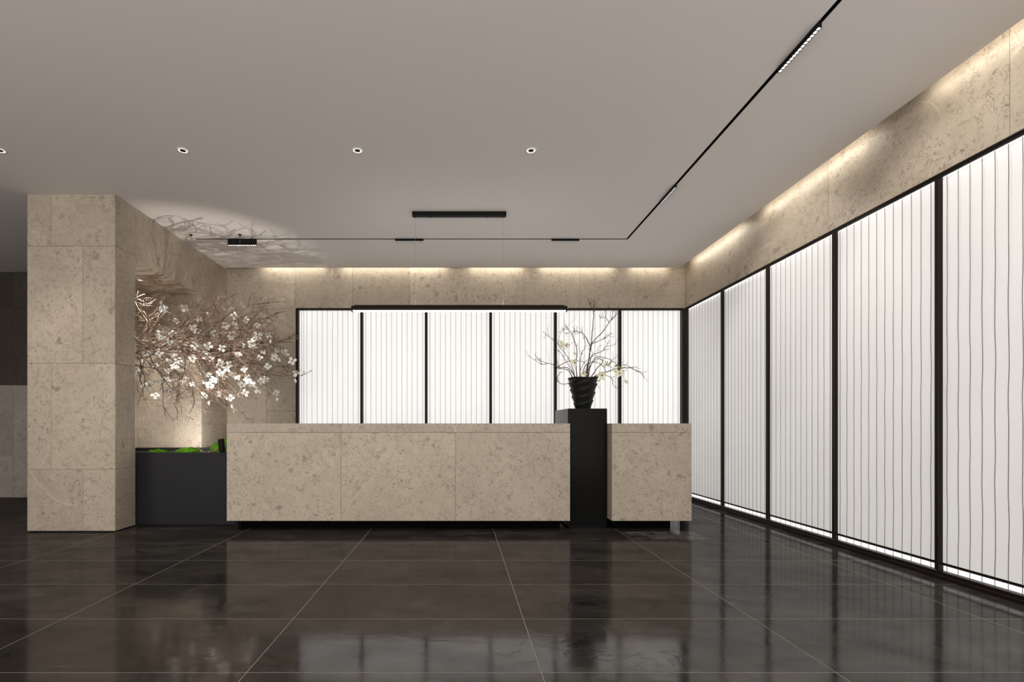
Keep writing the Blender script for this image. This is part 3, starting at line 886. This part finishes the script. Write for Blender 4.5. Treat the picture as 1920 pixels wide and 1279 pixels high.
for r, pl in (   # the boughs that stand clear of the tangle
  (.010, [(640,470,0),(760,430,-.05),(850,400,-.1),(930,405,-.12),(1010,430,-.15),(1090,475,-.18),(1160,515,-.2),(1205,555,-.22),(1222,610,-.22),(1250,670,-.22)]),
  (.008, [(600,480,.1),(720,430,.05),(820,390,0),(920,350,0),(1010,310,0),(1080,258,-.02)]),
  (.008, [(560,500,-.1),(700,470,-.15),(830,420,-.18),(930,360,-.2),(1000,325,-.2),(1060,300,-.2)]),
  (.009, [(420,480,.1),(540,400,.1),(650,360,.12),(760,300,.15),(860,240,.15),(940,170,.15),(950,120,.15)]),
  (.008, [(620,620,-.1),(760,650,-.12),(880,650,-.15),(960,635,-.16),(1080,630,-.18),(1180,640,-.2)]),
  (.007, [(680,600,0),(800,660,0),(930,700,-.05),(1040,730,-.1),(1110,790,-.12)]),
  (.008, [(80,420,0),(150,300,-.05),(150,220,-.08),(135,150,-.1),(105,125,-.1),(75,110,-.1)]),
  (.006, [(150,220,-.08),(215,170,-.05),(250,130,0),(262,100,0)]),
  (.006, [(135,150,-.1),(128,110,-.1),(140,82,-.1)]),
  (.008, [(60,440,.2),(140,360,.2),(220,250,.15),(290,180,.1),(330,215,.1),(355,200,.1)]),
  (.006, [(400,440,.2),(470,330,.2),(490,230,.2),(460,170,.2),(425,120,.2)]),
  (.005, [(540,420,.2),(600,300,.2),(620,200,.22),(640,130,.22),(690,120,.22),(725,165,.22)]),
  (.007, [(250,640,-.1),(262,760,-.1),(265,880,-.1),(285,960,-.1),(305,1020,-.1)]),
  (.005, [(268,890,-.1),(300,940,-.12),(345,1000,-.12)]),
  (.007, [(330,620,0),(385,700,-.05),(380,800,-.1),(350,870,-.1),(370,915,-.1)]),
  (.005, [(420,720,0),(450,770,0),(490,800,0),(500,835,0)]),
  (.005, [(600,700,0),(620,780,-.05),(680,850,-.1),(760,920,-.12)]),
  (.006, [(560,740,0),(700,690,0),(790,760,-.05),(840,795,-.1),(900,770,-.1)]),
  (.007, [(120,560,-.2),(90,680,-.2),(110,760,-.2),(70,880,-.2)])):
    hang(None, None, 0, r, 6, 0.16, 1, pts=smooth_poly([C2(*c) for c in pl], 3))
pb = [blossom_mesh(k, M['petal'], 0.046, 4 + k % 2, (0.15, 0.4, 0.75, 0.3, 0.9)[k]) for k in range(5)]
pbud = bud_mesh(M['petal'], 0.055)
FL = [(262,150),(365,245),(432,150),(465,270),(540,228),(515,315),(490,300),(635,310),(660,370),(730,280),(795,280),(780,160),(795,205),(878,240),(965,280),
 (1050,350),(1120,470),(1172,492),(1232,550),(1265,632),(1095,525),(1048,590),(1030,690),(980,760),(1110,785),(985,525),(1012,480),(940,430),(870,610),
 (890,680),(830,670),(785,655),(720,660),(660,690),(605,655),(612,733),(580,805),(690,797),(768,828),(878,788),(855,730),(925,720),(775,372),(705,450),(600,435),
 (505,435),(485,530),(580,505),(350,345),(245,340),(300,430),(235,490),(125,495),(205,580),(310,555),(370,590),(405,600),(300,625),(420,700),(480,715),(445,690),
 (155,725),(125,740),(200,710),(295,770),(205,800),(75,630),(270,690),(740,600),(690,630),(410,350),(960,380),(260,350),(1000,700),(640,690),(330,340),(560,650)]
FL += [(rr.uniform(80, 1000), rr.uniform(330, 740)) for _ in range(26)]
BUDS = [(1250,680),(1122,822),(778,872),(605,845),(1130,525),(1072,385),(810,655),(250,95),(590,175)]
def stalk(loc):
    nb = min(nodes, key=lambda q: (q - loc).length_squared)
    if (nb - loc).length > 0.006:
        mid = (nb + loc)/2 + Vector((U(-.01, .01), U(-.01, .01), U(-.012, .0)))
        link('flower_stalk', tube_mesh(smooth_poly([nb, mid, loc], 2), 0.0025, 4), M['bark2'], hb, (0, 0, 0))
for cx_, cy_ in FL:
    loc = C2(cx_, cy_, U(-.34, .10))
    o = link('blossom', pb[rr.randrange(5)], None, hb, loc); face_cam(o, loc, rr, 0.75); o.scale = (U(.85, 1.2),)*3
    stalk(loc)
for cx_, cy_ in BUDS:
    loc = C2(cx_, cy_, U(-.3, .0))
    o = link('bud', pbud, None, hb, loc); o.rotation_euler = (U(2.6, 3.6), U(-.4, .4), 0)
    stalk(loc)
for x in (-2.665, -3.262):
    y = 6.16
    near = [q for q in nodes if abs(q.x - x) < 0.12 and abs(q.y - y) < 0.14]
    zt = max([q.z for q in near if q.z < 2.4] + [2.0])
    link('hanging_wire', tube_mesh([(x, y, zt - 0.02), (x, y, ZC - 0.004)], 0.0013, 5), M['wire'], hb, (0, 0, 0))
    hk = bm_mesh(lathe([(0.022, 0), (0.022, -0.003), (0.006, -0.012), (0.004, -0.028)], 14))
    link('ceiling_hook', hk, M['bronze'], hb, (x, y, ZC))

# ================================================================ LIGHT TRACK AND LAMPS
tr = empty('light_track', (TX1, TY1, ZC))
tag(tr, 'black recessed light track turning a right angle across the grey ceiling', 'track')
def chan(name, lo, hi, axis):
    bm = bmesh.new()
    x0, y0 = lo; x1, y1 = hi; z0, z1 = ZC + 0.0005, ZC + 0.075; k = 0.0025
    add_box(bm, (x0, y0, z1 - k), (x1, y1, z1))
    if axis == 'y':
        add_box(bm, (x0, y0, z0), (x0 + k, y1, z1)); add_box(bm, (x1 - k, y0, z0), (x1, y1, z1))
    else:
        add_box(bm, (x0, y0, z0), (x1, y0 + k, z1)); add_box(bm, (x0, y1 - k, z0), (x1, y1, z1))
    link(name, bm_mesh(bm), M['black'], tr, (0, 0, 0))
chan('channel', (TX0 + 0.0005, 1.0), (TX1 - 0.0005, TY0), 'y')
chan('channel', (TXL, TY0 + 0.0005), (TX1 - 0.0005, TY1 - 0.0005), 'x')
def track_light(c, length, axis, drop, label, cells=12, lit=True, wide=0.022, tilt=None):
    c = Vector(c)
    t = empty('track_light', c)
    tag(t, label, 'track light', 'grille lights on the ceiling track')
    hl = length/2
    def bb(name, l0, l1, w0, w1, z0, z1, mat, par, bev=0.0):
        lo = (c.x + l0, c.y + w0, z0) if axis == 'x' else (c.x + w0, c.y + l0, z0)
        hi = (c.x + l1, c.y + w1, z1) if axis == 'x' else (c.x + w1, c.y + l1, z1)
        return box(name, lo, hi, mat, par, bev)
    zt = c.z + 0.03
    zb = c.z - drop
    h = wide/2
    bb('housing', -hl, hl, -h, h, zb + 0.016, zt, M['black'], t, 0.001)
    bb('grille', -hl, hl, -h, -h + 0.002, zb, zb + 0.016, M['black'], t)
    bb('grille', -hl, hl, h - 0.002, h, zb, zb + 0.016, M['black'], t)
    st = length/cells
    for k in range(cells + 1):
        x = -hl + k*st
        bb('fin', x - 0.001 + (0.001 if k == 0 else 0), x + 0.001 - (0.001 if k == cells else 0), -h + 0.002, h - 0.002, zb, zb + 0.016, M['black'], t)
    for k in range(cells):
        x = -hl + (k + .5)*st
        bb('lamp_cell', x - st*0.36, x + st*0.36, -h + 0.0035, h - 0.0035, zb + 0.003, zb + 0.014, M['ledcell'] if lit else M['leddim'], t)
    return t
def tpx(a, b): return ((a + b)/2 - VX)*6.30/F, (b - a)*6.30/F
x, L = tpx(427.5, 481); t1 = track_light((x, 6.30, ZC), L, 'x', 0.080, 'deep black grille light hanging low on the track beside the hanging branches', 14)
spot('lamp_light', (x, 6.30, ZC - 0.10), (x - 0.45, 6.08, 1.9), TRACK_W*2.4, 64, 0.7, WARM, t1, 0.05)
x, L = tpx(741, 794); t2 = track_light((x, 6.30, ZC), L, 'x', 0.030, 'shallow black grille light on the track behind the middle of the pendant lamp', 14, False)
spot('lamp_light', (x, 6.30, ZC - 0.05), (x, 6.0, 1.0), TRACK_W, 80, 0.8, WARM, t2, 0.05)
x, L = tpx(1034, 1086); t3 = track_light((x, 6.30, ZC), L, 'x', 0.030, 'shallow black grille light on the track over the vase of branches', 14, False)
spot('lamp_light', (x, 6.30, ZC - 0.05), (x, 6.0, 1.0), TRACK_W, 80, 0.8, WARM, t3, 0.05)
xt = (TX0 + TX1)/2
yy = lambda py: (ZC - H)*F/(VY - py)
y0, y1 = yy(346), yy(377)
t4 = track_light((xt, (y0+y1)/2, ZC), abs(y0-y1), 'y', 0.030, 'short black grille light on the track near its corner', 12, False)
y0, y1 = yy(42), yy(128)
t5 = track_light((xt, (y0+y1)/2, ZC), abs(y0-y1), 'y', 0.030, 'brightly lit black grille light on the track leg farther from its corner', 14)
t6 = track_light((xt, 1.62, ZC), 0.40, 'y', 0.030, 'added unseen black grille light near the free end of the track', 14)  # extra lamp out of view, added to wash the side wall
for tt, yv in ((t4, 5.05), (t5, 3.28), (t6, 1.62)):       # turned to the side wall, washing the stone band and the screens
    spot('lamp_light', (xt + 0.01, yv, ZC - 0.05), (XR, yv, 2.16), 46, 90, 0.45, (1.0, 0.95, 0.88), tt, 0.06)

# ---- recessed downlights
DL = 4.285
def downlight(x, y, label, vis=True):
    c = Vector((x, y, ZC))
    t = empty('downlight', c)
    tag(t, label, 'downlight', 'recessed downlights in the ceiling')
    bm = lathe([(0.036, 0.0), (0.050, 0.0), (0.050, -0.003), (0.044, -0.005), (0.036, -0.003)], 28, False); link('trim_ring', bm_mesh(bm, 'r', True), M['whitetrim'], t, c)
    bm = lathe([(0.038, -0.0025), (0.026, -0.0012), (0.018, -0.0008)], 28, False); link('reflector', bm_mesh(bm, 'r', True), M['chrome'], t, c)
    bm = lathe([(0.026, -0.003), (0.037, -0.0035)], 28, False); link('glow_ring', bm_mesh(bm), M['leddim'], t, c)  # glow put into this ring imitates the lamp-lit reflector rim
    bm = lathe([(0.022, -0.0045), (0.015, -0.006)], 20); link('lens', bm_mesh(bm), M['bronze'], t, c)
    spot('lamp_light', c + Vector((0, 0, -0.012)), (x, y + 0.25, 0), DOWN_W, 85, 0.8, WARM, t, 0.035)
for x, lb in ((-2.337, 'round downlight in the ceiling between pier and counter'), (-0.860, 'round downlight in the ceiling in front of the middle of the counter'),
              (0.608, 'round downlight in the ceiling in front of the black pedestal'), (-3.885, 'round downlight in the ceiling in front of the stone pier')):
    downlight(x, DL, lb)

# ---- linear pendant
YPn = 5.52
pxa, pxb = (659.5 - VX)*YPn/F, (1063 - VX)*YPn/F
zp = H + (VY - 579.4)*YPn/F
t = empty('pendant_lamp', (0, YPn, ZC))
tag(t, 'long slim black linear pendant lamp hung over the reception counter', 'pendant lamp')
ca, cb = (773 - VX)*YPn/F, (949 - VX)*YPn/F
box('canopy', (ca, YPn - 0.03, ZC - 0.045), (cb, YPn + 0.03, ZC), M['black'], t, 0.002)
for x in (ca + 0.03, ca + 0.20, cb - 0.20, cb - 0.03):
    link('screw', bm_mesh(lathe([(0.008, 0), (0.008, -0.010), (0.004, -0.014)], 10)), M['bronze'], t, (x, YPn, ZC - 0.045))
for x in (ca + 0.035, cb - 0.035):
    link('hanging_wire', tube_mesh([(x, YPn, ZC - 0.045), (x, YPn, zp + 0.02)], 0.0011, 5), M['wire'], t, (0, 0, 0))
def halfpipe(x0, x1, r, a0, a1, n=14):
    bm = bmesh.new(); A = []; B = []
    for k in range(n+1):
        an = a0 + (a1-a0)*k/n
        A.append(bm.verts.new((x0, r*math.cos(an), r*math.sin(an)))); B.append(bm.verts.new((x1, r*math.cos(an), r*math.sin(an))))
    for k in range(n): bm.faces.new((A[k], A[k+1], B[k+1], B[k]))
    bm.faces.new((A[-1], A[0], B[0], B[-1])); bm.faces.new(A); bm.faces.new(B)
    return bm_mesh(bm, 'pipe')
link('housing', halfpipe(pxa + 0.012, pxb - 0.012, 0.034, -0.62, PI + 0.62), M['bronze'], t, (0, YPn, zp))
link('diffuser', halfpipe(pxa + 0.016, pxb - 0.016, 0.0325, PI + 0.63, 2*PI - 0.63), M['led'], t, (0, YPn, zp - 0.0005))
for x in (pxa, pxb - 0.012):
    me = bm_mesh(lathe([(0.033, 0), (0.036, 0.002), (0.036, 0.010), (0.033, 0.012)], 24)); o = link('end_cap', me, M['bronze'], t, (x, YPn, zp)); o.rotation_euler = (0, PI/2, 0)
box('added_uplight_strip', (pxa + 0.05, YPn - 0.012, zp + 0.030), (pxb - 0.05, YPn + 0.012, zp + 0.0345), M['added_upled'], t)  # strip added to brighten the ceiling from the pendant's top
for y in (-0.0165, 0.0125):
    box('added_uplight_lip', (pxa + 0.03, YPn + y, zp + 0.026), (pxb - 0.03, YPn + y + 0.004, zp + 0.040), M['bronze'], t)  # lips added to hide the extra strip from below
